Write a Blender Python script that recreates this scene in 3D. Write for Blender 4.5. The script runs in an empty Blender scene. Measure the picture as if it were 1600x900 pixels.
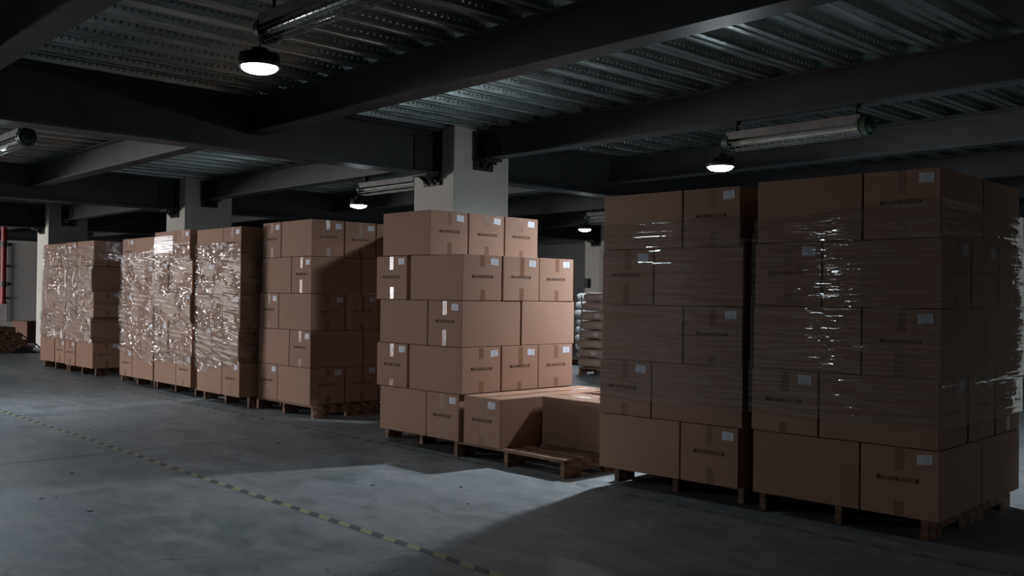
import bpy, bmesh, math, random
from mathutils import Vector, Matrix
import numpy as np

random.seed(7)
rng = np.random.default_rng(7)
SC = bpy.context.scene
COL = SC.collection
PI = math.pi

# ------------------------------------------------------------------ camera
cam_d = bpy.data.cameras.new('camera')
cam = bpy.data.objects.new('camera', cam_d)
COL.objects.link(cam)
FPX, PITCH, ROLL, YAW, CAMH = 1477.8, 0.0091, 0.0123, 0.8163, 1.2148
cam_d.sensor_fit = 'HORIZONTAL'
cam_d.sensor_width = 36.0
cam_d.lens = 36.0 * FPX / 1600.0
cam_d.clip_start = 0.05
cam_d.clip_end = 200
F = Vector((-math.sin(YAW) * math.cos(PITCH), math.cos(YAW) * math.cos(PITCH), math.sin(PITCH)))
R0 = Vector((math.cos(YAW), math.sin(YAW), 0))
U0 = R0.cross(F)
R = R0 * math.cos(ROLL) + U0 * math.sin(ROLL)
U = -R0 * math.sin(ROLL) + U0 * math.cos(ROLL)
M = Matrix((R, U, -F)).transposed().to_4x4()
M.translation = Vector((0, 0, CAMH))
cam.matrix_world = M
SC.camera = cam

# ------------------------------------------------------------------ world, exposure
w = bpy.data.worlds.new('world')
SC.world = w
w.use_nodes = True
w.node_tree.nodes['Background'].inputs[0].default_value = (0.75, 0.85, 1.0, 1)
w.node_tree.nodes['Background'].inputs[1].default_value = 0.6
SC.view_settings.view_transform = 'Standard'
SC.view_settings.look = 'None'
SC.view_settings.gamma = 1.0
SC.view_settings.use_curve_mapping = False
SC.view_settings.exposure = 0.0
SC.cycles.use_denoising = True
SC.cycles.max_bounces = 8
SC.cycles.diffuse_bounces = 4
SC.cycles.transparent_max_bounces = 16
SC.cycles.sample_clamp_indirect = 4.0
SC.cycles.caustics_reflective = False
SC.cycles.caustics_refractive = False

# ------------------------------------------------------------------ room size and daylight openings
XL, XR, YF, YB = -27.0, 9.0, -9.0, 18.5
ZC = 3.02
SLIT = (-2.55, -1.45, 2.22, 2.92)     # y0, y1, z0, z1 : small high window in the left wall
WIN = (-26.6, -21.5, 0.25, 2.75)    # x0, x1, z0, z1 : wide window in the front wall
LAMP_W = dict(gap=110, near=8, behind=9, left_near=26, left_far=28, far=28, left_behind=42, right=62, end=14, corner=14)  # right, end and corner feed unseen lamps added as fill


def area_light(name, loc, rot, sx, sy, power, color, shape='RECTANGLE', parent=None):
    d = bpy.data.lights.new(name, 'AREA')
    d.shape = shape
    d.size = sx
    d.size_y = sy
    d.energy = power
    d.color = color
    o = bpy.data.objects.new(name, d)
    COL.objects.link(o)
    o.location = loc
    o.rotation_euler = rot
    if parent:
        o.parent = parent
    return o


area_light('daylight_in_slit', (XL - 0.12, (SLIT[0] + SLIT[1]) / 2, (SLIT[2] + SLIT[3]) / 2), (0, -PI / 2, 0),
           SLIT[3] - SLIT[2] - 0.06, SLIT[1] - SLIT[0] - 0.06, 10, (1.0, 0.97, 0.98))
area_light('daylight_in_window', ((WIN[0] + WIN[1]) / 2, YF - 0.12, (WIN[2] + WIN[3]) / 2), (PI / 2, 0, 0),
           WIN[1] - WIN[0] - 0.1, WIN[3] - WIN[2] - 0.1, 2000, (1.0, 0.965, 0.975))

# ------------------------------------------------------------------ node helpers
def new_mat(name):
    m = bpy.data.materials.new(name)
    m.use_nodes = True
    nt = m.node_tree
    b = nt.nodes['Principled BSDF']
    return m, nt, b


def nd(nt, typ, **kw):
    n = nt.nodes.new(typ)
    for k, v in kw.items():
        setattr(n, k, v)
    return n


def lk(nt, a, b):
    nt.links.new(a, b)


def coords(nt, scale=(1, 1, 1), kind='Object', rot=(0, 0, 0)):
    tc = nd(nt, 'ShaderNodeTexCoord')
    mp = nd(nt, 'ShaderNodeMapping')
    mp.inputs['Scale'].default_value = scale
    mp.inputs['Rotation'].default_value = rot
    lk(nt, tc.outputs[kind], mp.inputs['Vector'])
    return mp.outputs[0]


def world_coords(nt, scale=(1, 1, 1)):
    g = nd(nt, 'ShaderNodeNewGeometry')
    mp = nd(nt, 'ShaderNodeMapping')
    mp.inputs['Scale'].default_value = scale
    lk(nt, g.outputs['Position'], mp.inputs['Vector'])
    return mp.outputs[0]


def noise(nt, vec, scale, detail=4, rough=0.55, dist=0.0):
    n = nd(nt, 'ShaderNodeTexNoise')
    n.inputs['Scale'].default_value = scale
    n.inputs['Detail'].default_value = detail
    n.inputs['Roughness'].default_value = rough
    n.inputs['Distortion'].default_value = dist
    lk(nt, vec, n.inputs['Vector'])
    return n.outputs['Fac']


def ramp(nt, fac, stops):
    r = nd(nt, 'ShaderNodeValToRGB')
    el = r.color_ramp.elements
    while len(el) < len(stops):
        el.new(0.5)
    for e, (p, c) in zip(el, stops):
        e.position = p
        e.color = (*c, 1) if len(c) == 3 else c
    lk(nt, fac, r.inputs[0])
    return r.outputs[0]


def mixc(nt, fac, a, b, blend='MIX'):
    m = nd(nt, 'ShaderNodeMix', data_type='RGBA', blend_type=blend)
    for v, s in ((fac, 0), (a, 6), (b, 7)):
        if hasattr(v, 'links'):
            lk(nt, v, m.inputs[s])
        else:
            m.inputs[s].default_value = v if s == 0 else (*v, 1)
    return m.outputs[2]


def mth(nt, op, a, b=None, c=None):
    m = nd(nt, 'ShaderNodeMath', operation=op)
    for i, v in enumerate((a, b, c)):
        if v is None:
            continue
        if hasattr(v, 'links'):
            lk(nt, v, m.inputs[i])
        else:
            m.inputs[i].default_value = v
    return m.outputs[0]


def bump(nt, b, h, strength=0.2, dist=0.01):
    n = nd(nt, 'ShaderNodeBump')
    n.inputs['Strength'].default_value = strength
    n.inputs['Distance'].default_value = dist
    lk(nt, h, n.inputs['Height'])
    if b is not None:
        lk(nt, n.outputs[0], b.inputs['Normal'])
    return n.outputs[0]


MAT = {}


def simple(name, col, rough=0.6, metal=0.0, var=0.25, scale=8.0, bstr=0.1):
    m, nt, b = new_mat(name)
    v = coords(nt)
    n = noise(nt, v, scale, 5)
    lo = tuple(c * (1 - var) for c in col)
    hi = tuple(min(1, c * (1 + var)) for c in col)
    lk(nt, ramp(nt, n, [(0.3, lo), (0.7, hi)]), b.inputs['Base Color'])
    b.inputs['Roughness'].default_value = rough
    b.inputs['Metallic'].default_value = metal
    bump(nt, b, noise(nt, v, scale * 12, 3), bstr, 0.002)
    MAT[name] = m
    return m


def make_cardboard():
    m, nt, b = new_mat('cardboard')
    v = coords(nt)
    inf = nd(nt, 'ShaderNodeObjectInfo')
    base = ramp(nt, inf.outputs['Random'], [(0.0, (0.342, 0.194, 0.131)), (0.5, (0.372, 0.212, 0.143)), (1.0, (0.397, 0.230, 0.159))])
    n1 = noise(nt, world_coords(nt, (1, 1, 1)), 2.2, 4)
    base = mixc(nt, mth(nt, 'MULTIPLY', n1, 0.22), base, (0.26, 0.145, 0.10))
    n2 = noise(nt, coords(nt, (60, 60, 2.0)), 3.0, 3)
    base = mixc(nt, mth(nt, 'MULTIPLY', n2, 0.12), base, (0.46, 0.28, 0.20))
    lk(nt, base, b.inputs['Base Color'])
    b.inputs['Roughness'].default_value = 0.72
    b.inputs['Specular IOR Level'].default_value = 0.25
    sep = nd(nt, 'ShaderNodeSeparateXYZ')
    lk(nt, v, sep.inputs[0])
    hsum = mth(nt, 'ADD', sep.outputs[0], sep.outputs[1])
    corr = mth(nt, 'SINE', mth(nt, 'MULTIPLY', hsum, 2 * PI / 0.008))
    bump(nt, b, mth(nt, 'ADD', mth(nt, 'MULTIPLY', corr, 0.12), noise(nt, v, 9, 3)), 0.12, 0.004)
    MAT['cardboard'] = m


make_cardboard()


def make_tape():
    m, nt, b = new_mat('packing_tape')
    n = noise(nt, coords(nt), 60, 3)
    lk(nt, ramp(nt, n, [(0.3, (0.23, 0.118, 0.070)), (0.75, (0.30, 0.163, 0.102))]), b.inputs['Base Color'])
    b.inputs['Roughness'].default_value = 0.22
    bump(nt, b, noise(nt, coords(nt, (1, 1, 0.4)), 90, 2), 0.35, 0.003)
    MAT['tape'] = m


make_tape()


def make_label():
    m, nt, b = new_mat('label_paper')
    sep = nd(nt, 'ShaderNodeSeparateXYZ')
    lk(nt, coords(nt), sep.inputs[0])
    rows = mth(nt, 'LESS_THAN', mth(nt, 'FRACT', mth(nt, 'MULTIPLY', sep.outputs[2], 1 / 0.0085)), 0.42)
    words = mth(nt, 'GREATER_THAN', noise(nt, coords(nt, (1, 1, 0.001)), 160, 1), 0.47)
    inner = mth(nt, 'LESS_THAN', mth(nt, 'ABSOLUTE', sep.outputs[0]), 0.026)
    ink = mth(nt, 'MULTIPLY', mth(nt, 'MULTIPLY', rows, words), inner)
    lk(nt, mixc(nt, mth(nt, 'MULTIPLY', ink, 0.75), (0.66, 0.68, 0.74), (0.20, 0.21, 0.25)), b.inputs['Base Color'])
    b.inputs['Roughness'].default_value = 0.5
    MAT['label'] = m


make_label()
simple('dark_cardboard', (0.13, 0.062, 0.042), 0.75, 0, 0.2, 4)
simple('ink', (0.030, 0.022, 0.020), 0.9, 0, 0.3, 60)
MAT['ink'].node_tree.nodes['Principled BSDF'].inputs['Specular IOR Level'].default_value = 0.0


def make_wood():
    m, nt, b = new_mat('pallet_wood')
    inf = nd(nt, 'ShaderNodeObjectInfo')
    tc = nd(nt, 'ShaderNodeTexCoord')
    off = nd(nt, 'ShaderNodeVectorMath', operation='ADD')
    lk(nt, tc.outputs['Object'], off.inputs[0])
    lk(nt, inf.outputs['Location'], off.inputs[1])
    mp = nd(nt, 'ShaderNodeMapping')
    mp.inputs['Scale'].default_value = (1.5, 1.5, 12)
    lk(nt, off.outputs[0], mp.inputs['Vector'])
    wv = nd(nt, 'ShaderNodeTexWave', wave_type='RINGS')
    wv.inputs['Scale'].default_value = 1.6
    wv.inputs['Distortion'].default_value = 7
    wv.inputs['Detail'].default_value = 3
    wv.inputs['Detail Scale'].default_value = 1.2
    lk(nt, mp.outputs[0], wv.inputs['Vector'])
    n = noise(nt, mp.outputs[0], 5, 4)
    c = ramp(nt, wv.outputs['Fac'], [(0.1, (0.15, 0.074, 0.043)), (0.6, (0.28, 0.150, 0.090)), (1.0, (0.34, 0.195, 0.120))])
    c = mixc(nt, mth(nt, 'MULTIPLY', n, 0.5), c, (0.12, 0.062, 0.040))
    lk(nt, c, b.inputs['Base Color'])
    b.inputs['Roughness'].default_value = 0.75
    bump(nt, b, wv.outputs['Fac'], 0.25, 0.003)
    MAT['wood'] = m


make_wood()


def make_floor():
    m, nt, b = new_mat('painted_concrete_floor')
    v = world_coords(nt)
    n1 = noise(nt, v, 0.55, 5, 0.6, 0.4)
    n2 = noise(nt, world_coords(nt, (1, 1.6, 1)), 3.2, 8, 0.68, 0.6)
    n3 = noise(nt, v, 38, 4)
    c = ramp(nt, n1, [(0.30, (0.190, 0.220, 0.226)), (0.52, (0.258, 0.276, 0.282)), (0.72, (0.322, 0.325, 0.336))])
    c = mixc(nt, ramp(nt, n2, [(0.48, (0, 0, 0)), (0.64, (0.75, 0.75, 0.75))]), c, (0.39, 0.39, 0.39))
    c = mixc(nt, ramp(nt, n2, [(0.30, (0.85, 0.85, 0.85)), (0.46, (0, 0, 0))]), c, (0.14, 0.158, 0.158))
    c = mixc(nt, mth(nt, 'MULTIPLY', n3, 0.25), c, (0.20, 0.215, 0.22))
    # scuffs along the traffic direction
    sc = noise(nt, world_coords(nt, (0.5, 7, 1)), 2.0, 6, 0.7)
    c = mixc(nt, ramp(nt, sc, [(0.54, (0, 0, 0)), (0.72, (0.5, 0.5, 0.5))]), c, (0.40, 0.40, 0.395))
    # hairline cracks
    vo = nd(nt, 'ShaderNodeTexVoronoi', feature='DISTANCE_TO_EDGE')
    vo.inputs['Scale'].default_value = 0.55
    dv = nd(nt, 'ShaderNodeVectorMath', operation='ADD')
    nn = nd(nt, 'ShaderNodeTexNoise')
    nn.inputs['Scale'].default_value = 3.0
    nn.inputs['Detail'].default_value = 6
    lk(nt, v, nn.inputs['Vector'])
    lk(nt, v, dv.inputs[0])
    lk(nt, nn.outputs['Color'], dv.inputs[1])
    lk(nt, dv.outputs[0], vo.inputs['Vector'])
    cr = mth(nt, 'LESS_THAN', vo.outputs['Distance'], 0.0035)
    gate = mth(nt, 'GREATER_THAN', noise(nt, v, 0.8, 2), 0.58)
    c = mixc(nt, mth(nt, 'MULTIPLY', mth(nt, 'MULTIPLY', cr, gate), 0.7), c, (0.07, 0.07, 0.07))
    lk(nt, c, b.inputs['Base Color'])
    lk(nt, ramp(nt, n2, [(0.3, (0.42, 0.42, 0.42)), (0.75, (0.62, 0.62, 0.62))]), b.inputs['Roughness'])
    b.inputs['Specular IOR Level'].default_value = 0.35
    bump(nt, b, mth(nt, 'ADD', n2, mth(nt, 'MULTIPLY', n3, 0.25)), 0.18, 0.006)
    MAT['floor'] = m


make_floor()
simple('joint_filler', (0.03, 0.03, 0.03), 0.9)


def make_marking(name, worn):
    m, nt, b = new_mat(name)
    v = coords(nt)
    sep = nd(nt, 'ShaderNodeSeparateXYZ')
    lk(nt, v, sep.inputs[0])
    t = mth(nt, 'FRACT', mth(nt, 'ADD', mth(nt, 'MULTIPLY', sep.outputs[0], 1 / 0.2), mth(nt, 'MULTIPLY', sep.outputs[1], 5.0)))
    st = mth(nt, 'GREATER_THAN', t, 0.5)
    n = noise(nt, v, 22, 5, 0.7)
    n0 = noise(nt, v, 1.1, 3)
    if not worn:
        c = mixc(nt, st, (0.085, 0.08, 0.085), (0.42, 0.40, 0.20))
    else:
        c = mixc(nt, st, (0.11, 0.115, 0.115), (0.30, 0.29, 0.20))
    c = mixc(nt, mth(nt, 'MULTIPLY', n, 0.45 if not worn else 0.6), c, (0.25, 0.25, 0.24))
    lk(nt, c, b.inputs['Base Color'])
    b.inputs['Roughness'].default_value = 0.6
    tr = nd(nt, 'ShaderNodeBsdfTransparent')
    mx = nd(nt, 'ShaderNodeMixShader')
    nsum = mth(nt, 'ADD', mth(nt, 'MULTIPLY', n, 0.6), mth(nt, 'MULTIPLY', n0, 0.4))
    lim = 0.40 if not worn else 0.47
    lk(nt, mth(nt, 'GREATER_THAN', nsum, lim), mx.inputs[0])
    lk(nt, tr.outputs[0], mx.inputs[1])
    lk(nt, b.outputs[0], mx.inputs[2])
    lk(nt, mx.outputs[0], nt.nodes['Material Output'].inputs[0])
    MAT[name] = m


make_marking('hazard_tape', False)
make_marking('worn_hazard_tape', True)


def make_deck():
    m, nt, b = new_mat('galvanised_deck')
    v = world_coords(nt)
    n = noise(nt, world_coords(nt, (6, 0.6, 6)), 1.6, 6, 0.65)
    n2 = noise(nt, v, 14, 4)
    c = ramp(nt, n, [(0.3, (0.17, 0.195, 0.195)), (0.55, (0.36, 0.41, 0.40)), (0.75, (0.50, 0.53, 0.52))])
    stain = ramp(nt, noise(nt, world_coords(nt, (2, 0.35, 2)), 1.0, 5), [(0.52, (0, 0, 0)), (0.66, (0.6, 0.6, 0.6))])
    c = mixc(nt, stain, c, (0.11, 0.085, 0.07))
    lk(nt, c, b.inputs['Base Color'])
    b.inputs['Metallic'].default_value = 0.9
    lk(nt, ramp(nt, n2, [(0.3, (0.27, 0.27, 0.27)), (0.7, (0.42, 0.42, 0.42))]), b.inputs['Roughness'])
    bump(nt, b, mth(nt, 'ADD', n, mth(nt, 'MULTIPLY', n2, 0.2)), 0.25, 0.01)
    MAT['deck'] = m


make_deck()
simple('steel_paint', (0.040, 0.045, 0.048), 0.5, 0.0, 0.25, 3)
simple('bracket_steel', (0.030, 0.029, 0.029), 0.55, 0.2, 0.3, 10)


def make_plaster(name, col, scale=1.2):
    m, nt, b = new_mat(name)
    v = world_coords(nt)
    n = noise(nt, v, scale, 6, 0.6)
    n2 = noise(nt, world_coords(nt, (4, 4, 0.5)), 2.0, 5)
    c = ramp(nt, n, [(0.3, tuple(x * 0.86 for x in col)), (0.7, col)])
    c = mixc(nt, ramp(nt, n2, [(0.55, (0, 0, 0)), (0.8, (0.25, 0.25, 0.25))]), c, tuple(x * 0.65 for x in col))
    lk(nt, c, b.inputs['Base Color'])
    b.inputs['Roughness'].default_value = 0.8
    bump(nt, b, noise(nt, v, 45, 4), 0.12, 0.003)
    MAT[name] = m


make_plaster('column_paint', (0.62, 0.60, 0.54))
make_plaster('wall_paint', (0.60, 0.57, 0.53))
make_plaster('wall_grey', (0.17, 0.17, 0.18))
simple('lamp_housing', (0.05, 0.055, 0.06), 0.45, 0.6)
simple('fixture_grey', (0.20, 0.20, 0.19), 0.5, 0.1)
simple('wire_steel', (0.30, 0.30, 0.28), 0.35, 0.8)
simple('cap_green', (0.015, 0.055, 0.030), 0.45)
simple('tube_white', (0.62, 0.62, 0.60), 0.3)
simple('black_rubber', (0.012, 0.012, 0.013), 0.6)
simple('red_paint', (0.20, 0.012, 0.016), 0.45)
simple('dark_plastic', (0.03, 0.028, 0.026), 0.5)
simple('brown_sack', (0.33, 0.215, 0.17), 0.6, 0, 0.2, 10, 0.5)
simple('white_sack', (0.66, 0.65, 0.63), 0.30, 0, 0.15, 12, 0.8)
simple('sack_print', (0.44, 0.37, 0.36), 0.6, 0, 0.2, 60)
simple('white_bag', (0.60, 0.60, 0.63), 0.5, 0, 0.1, 12, 0.6)
simple('door_frame', (0.16, 0.16, 0.16), 0.5, 0.3)
simple('debris', (0.03, 0.028, 0.026), 0.8)


def make_glass(name, tint, fac):
    m, nt, b = new_mat(name)
    nt.nodes.remove(b)
    tr = nd(nt, 'ShaderNodeBsdfTransparent')
    tr.inputs[0].default_value = (*tint, 1)
    gl = nd(nt, 'ShaderNodeBsdfGlossy')
    gl.inputs['Roughness'].default_value = 0.08
    lw = nd(nt, 'ShaderNodeLayerWeight')
    mx = nd(nt, 'ShaderNodeMixShader')
    lk(nt, mth(nt, 'ADD', mth(nt, 'POWER', lw.outputs['Facing'], 4.0), fac + .04), mx.inputs[0])
    lk(nt, tr.outputs[0], mx.inputs[1])
    lk(nt, gl.outputs[0], mx.inputs[2])
    lk(nt, mx.outputs[0], nt.nodes['Material Output'].inputs[0])
    MAT[name] = m


make_glass('guard_glass', (0.8, 0.85, 0.82), 0.02)


def make_emit(name, col, s):
    m, nt, b = new_mat(name)
    b.inputs['Base Color'].default_value = (0.8, 0.8, 0.8, 1)
    b.inputs['Emission Color'].default_value = (*col, 1)
    b.inputs['Emission Strength'].default_value = s
    MAT[name] = m




def tc_seed(nt):
    return nd(nt, 'ShaderNodeObjectInfo').outputs['Random']


def make_film(name, slope, streak, crinkle, haze, depth, plies, gloss):
    """Clear stretch film: transparent, thin glossy skin, faint haze; slack shows as streaks and crinkles in the relief."""
    m, nt, b = new_mat(name)
    nt.nodes.remove(b)
    tc = nd(nt, 'ShaderNodeTexCoord')
    sep = nd(nt, 'ShaderNodeSeparateXYZ')
    lk(nt, tc.outputs['Object'], sep.inputs[0])
    hx = mth(nt, 'ADD', sep.outputs[0], sep.outputs[1])
    vz = mth(nt, 'ADD', sep.outputs[2], mth(nt, 'MULTIPLY', hx, slope))
    cmb = nd(nt, 'ShaderNodeCombineXYZ')
    lk(nt, mth(nt, 'MULTIPLY', hx, 2.6), cmb.inputs[0])
    lk(nt, mth(nt, 'MULTIPLY', vz, 46.0), cmb.inputs[1])
    s1 = noise(nt, cmb.outputs[0], 1.0, 1, 0.5, 0.35)
    cm2 = nd(nt, 'ShaderNodeCombineXYZ')
    lk(nt, mth(nt, 'MULTIPLY', hx, 6.5), cm2.inputs[0])
    lk(nt, mth(nt, 'MULTIPLY', vz, 19.0), cm2.inputs[1])
    n2 = noise(nt, cm2.outputs[0], 1.0, 1.5, 0.5, 0.6)
    s2 = mth(nt, 'SUBTRACT', 1.0, mth(nt, 'ABSOLUTE', mth(nt, 'SUBTRACT', mth(nt, 'MULTIPLY', n2, 2.0), 1.0)))
    cm3 = nd(nt, 'ShaderNodeCombineXYZ')
    lk(nt, mth(nt, 'MULTIPLY', hx, 3.0), cm3.inputs[0])
    lk(nt, mth(nt, 'MULTIPLY', vz, 4.5), cm3.inputs[1])
    lk(nt, mth(nt, 'MULTIPLY', tc_seed(nt), 7.0), cm3.inputs[2])
    msk = ramp(nt, noise(nt, cm3.outputs[0], 1.0, 3, 0.6), [(0.49, (0.05, 0.05, 0.05)), (0.60, (1, 1, 1))])
    hgt = mth(nt, 'ADD', mth(nt, 'MULTIPLY', s1, streak), mth(nt, 'MULTIPLY', mth(nt, 'MULTIPLY', s2, crinkle), msk))
    nb = bump(nt, None, hgt, 1.0, depth)
    tr = nd(nt, 'ShaderNodeBsdfTransparent')
    tr.inputs[0].default_value = (0.97, 0.97, 0.97, 1)
    gl = nd(nt, 'ShaderNodeBsdfGlossy')
    gl.inputs['Roughness'].default_value = gloss
    lk(nt, nb, gl.inputs['Normal'])
    lw = nd(nt, 'ShaderNodeLayerWeight')
    lw.inputs['Blend'].default_value = 0.5
    sch = mth(nt, 'ADD', mth(nt, 'MULTIPLY', mth(nt, 'POWER', lw.outputs['Facing'], 5.0), 0.9), 0.045)
    df = nd(nt, 'ShaderNodeBsdfDiffuse')
    df.inputs[0].default_value = (0.7, 0.69, 0.68, 1)
    hz = mth(nt, 'MULTIPLY', ramp(nt, s1, [(0.35, (0.15, 0.15, 0.15)), (0.7, (1, 1, 1))]), haze)
    m1 = nd(nt, 'ShaderNodeMixShader')
    lk(nt, hz, m1.inputs[0])
    lk(nt, tr.outputs[0], m1.inputs[1])
    lk(nt, df.outputs[0], m1.inputs[2])
    m2 = nd(nt, 'ShaderNodeMixShader')
    lk(nt, mth(nt, 'MINIMUM', mth(nt, 'MULTIPLY', sch, plies), 0.42), m2.inputs[0])
    lk(nt, m1.outputs[0], m2.inputs[1])
    lk(nt, gl.outputs[0], m2.inputs[2])
    lk(nt, m2.outputs[0], nt.nodes['Material Output'].inputs[0])
    MAT[name] = m


make_film('film_smooth', 0.0, 1.0, 0.12, 0.12, 0.006, 2.4, 0.03)
make_film('film_crinkled', 0.22, 0.08, 1.0, 0.035, 0.034, 2.4, 0.045)
make_film('film_slanted', 0.35, 0.10, 1.0, 0.035, 0.034, 2.0, 0.045)
make_film('film_taut', 0.0, 0.30, 0.0, 0.03, 0.003, 1.6, 0.04)

# ------------------------------------------------------------------ object helpers
def obj(name, me, mat=None, parent=None, loc=None, rotz=0.0):
    if isinstance(me, bmesh.types.BMesh):
        bm = me
        me = bpy.data.meshes.new(name)
        bm.to_mesh(me)
        bm.free()
    if mat is not None and len(me.materials) == 0:
        me.materials.append(MAT[mat] if isinstance(mat, str) else mat)
    o = bpy.data.objects.new(name, me)
    COL.objects.link(o)
    if parent:
        o.parent = parent
    if loc is not None:
        o.location = loc
    if rotz:
        o.rotation_euler = (0, 0, rotz)
    return o


def empty(name, loc=(0, 0, 0), rotz=0.0):
    o = bpy.data.objects.new(name, None)
    o.empty_display_size = 0.1
    COL.objects.link(o)
    o.location = loc
    o.rotation_euler = (0, 0, rotz)
    return o


def tag(o, label=None, cat=None, group=None, kind=None):
    if label:
        o['label'] = label
    if cat:
        o['category'] = cat
    if group:
        o['group'] = group
    if kind:
        o['kind'] = kind
    return o


def struct(o, label=None):
    return tag(o, label, kind='structure')


def smooth(me, ang=0.6):
    for p in me.polygons:
        p.use_smooth = True
    try:
        me.set_sharp_from_angle(angle=ang)
    except Exception:
        pass
    return me


def add_box(bm, lo, hi, bevel=0.0, seg=1):
    lo, hi = Vector(lo), Vector(hi)
    r = bmesh.ops.create_cube(bm, size=1)
    vs = r['verts']
    for v in vs:
        v.co = Vector(((lo.x + hi.x) / 2 + v.co.x * (hi.x - lo.x), (lo.y + hi.y) / 2 + v.co.y * (hi.y - lo.y),
                       (lo.z + hi.z) / 2 + v.co.z * (hi.z - lo.z)))
    if bevel:
        es = list({e for v in vs for e in v.link_edges})
        bmesh.ops.bevel(bm, geom=es, offset=bevel, segments=seg, affect='EDGES', profile=0.5)
    return vs


def box_bm(lo, hi, bevel=0.0, seg=1):
    bm = bmesh.new()
    add_box(bm, lo, hi, bevel, seg)
    return bm


def add_cyl(bm, p0, p1, r0, r1=None, n=16, caps=True):
    p0, p1 = Vector(p0), Vector(p1)
    d = p1 - p0
    r1 = r0 if r1 is None else r1
    res = bmesh.ops.create_cone(bm, cap_ends=caps, segments=n, radius1=r0, radius2=r1, depth=d.length)
    q = Vector((0, 0, 1)).rotation_difference(d.normalized())
    mat = Matrix.Translation((p0 + p1) / 2) @ q.to_matrix().to_4x4()
    bmesh.ops.transform(bm, matrix=mat, verts=res['verts'])
    return res['verts']


def add_path(bm, pts, r, n=6):
    for a, b in zip(pts[:-1], pts[1:]):
        add_cyl(bm, a, b, r, n=n)


def add_hoop(bm, c, r, wire, axis='x', n=20, a0=0, a1=2 * PI):
    pts = []
    for i in range(n + 1):
        a = a0 + (a1 - a0) * i / n
        if axis == 'x':
            pts.append((c[0], c[1] + r * math.cos(a), c[2] + r * math.sin(a)))
        else:
            pts.append((c[0] + r * math.cos(a), c[1] + r * math.sin(a), c[2]))
    add_path(bm, pts, wire, 4)


# ------------------------------------------------------------------ floor
JX = -7.25
floor = struct(obj('floor', box_bm((XL - 0.3, YF - 0.3, -0.2), (XR + 0.3, YB + 0.3, -0.02)), 'joint_filler'))
for x0, x1 in ((XL - 0.3, JX - 0.005), (JX + 0.005, XR + 0.3)):
    obj('slab', box_bm((x0, YF - 0.3, -0.0195), (x1, YB + 0.3, 0.0), 0.003), 'floor', floor)

# ------------------------------------------------------------------ ceiling deck
def deck_bm():
    prof = []
    pitch = 0.344
    n = int((XR - XL) / pitch) + 1
    h = 0.075
    for i in range(n):
        x = XL + i * pitch
        prof += [(x, 0), (x + .045, 0), (x + .055, .012), (x + .075, .012), (x + .085, 0), (x + .13, 0),
                 (x + .155, h), (x + .215, h), (x + .225, h - .012), (x + .25, h - .012), (x + .26, h), (x + .319, h)]
    prof.append((XL + n * pitch, 0))
    bm = bmesh.new()
    ys = [YF + (YB - YF) * k / 6 for k in range(7)]
    rows = [[bm.verts.new((x, y, ZC + z)) for x, z in prof] for y in ys]
    for a, b in zip(rows[:-1], rows[1:]):
        for i in range(len(prof) - 1):
            bm.faces.new((a[i], b[i], b[i + 1], a[i + 1]))
    return bm


ceiling = struct(obj('ceiling', deck_bm(), 'deck'))


def emboss_bm(x0, x1, y0, y1):
    """The rows of pressed dimples on the flanks of the deck ribs."""
    bm = bmesh.new()
    pitch = 0.344
    i0 = int((x0 - XL) / pitch)
    i1 = int((x1 - XL) / pitch)
    for i in range(i0, i1):
        x = XL + i * pitch
        for (xa, xb, s) in ((x + .13, x + .155, -1), (x + .319, x + .344, 1)):
            zc = ZC + 0.0375
            xm = (xa + xb) / 2
            y = y0 + 0.02
            while y < y1:
                # small wedge standing proud of the flank
                if s < 0:
                    a = Vector((xm + .0035, y, zc + .012)); b_ = Vector((xm - .0035, y, zc - .012))
                    o_ = Vector((.007, 0, -.003)) * 1.0
                else:
                    a = Vector((xm - .0035, y, zc + .012)); b_ = Vector((xm + .0035, y, zc - .012))
                    o_ = Vector((-.007, 0, -.003))
                v = [bm.verts.new(a), bm.verts.new(b_), bm.verts.new(b_ + Vector((0, .02, 0))), bm.verts.new(a + Vector((0, .02, 0)))]
                mid = (a + b_) / 2 + Vector((0, .01, 0)) + o_
                t = bm.verts.new(mid)
                for k in range(4):
                    bm.faces.new((v[k], v[(k + 1) % 4], t))
                y += 0.055
    return bm


emb = obj('deck_embossing', emboss_bm(-10.5, 3.0, 1.0, 9.6), 'deck', ceiling)
emb['kind'] = 'stuff'

# ------------------------------------------------------------------ walls
bm = bmesh.new()
add_box(bm, (XL - 0.25, YF, 0), (XL, SLIT[0], 3.2))
add_box(bm, (XL - 0.25, SLIT[1], 0), (XL, YB, 3.2))
add_box(bm, (XL - 0.25, SLIT[0], SLIT[3]), (XL, SLIT[1], 3.2))
add_box(bm, (XL - 0.25, SLIT[0], 0), (XL, SLIT[1], SLIT[2]))
wall_left = struct(obj('wall_left', bm, 'wall_paint'))
bm = bmesh.new()
for y in (SLIT[0], SLIT[1]):
    add_box(bm, (XL - 0.08, y - 0.03, SLIT[2] - .03), (XL + 0.02, y + 0.03, SLIT[3] + 0.03), 0.004)
for z in (SLIT[2], SLIT[3]):
    add_box(bm, (XL - 0.08, SLIT[0], z - 0.03), (XL + 0.02, SLIT[1], z + 0.03), 0.004)
struct(obj('window_2', bm, 'door_frame'))
bm = bmesh.new()
add_box(bm, (XL - 0.25, YF - 0.25, 0), (WIN[0], YF, 3.2))
add_box(bm, (WIN[1], YF - 0.25, 0), (XR, YF, 3.2))
add_box(bm, (WIN[0], YF - 0.25, 0), (WIN[1], YF, WIN[2]))
add_box(bm, (WIN[0], YF - 0.25, WIN[3]), (WIN[1], YF, 3.2))
struct(obj('wall_front', bm, 'wall_grey'))
bm = bmesh.new()
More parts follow.
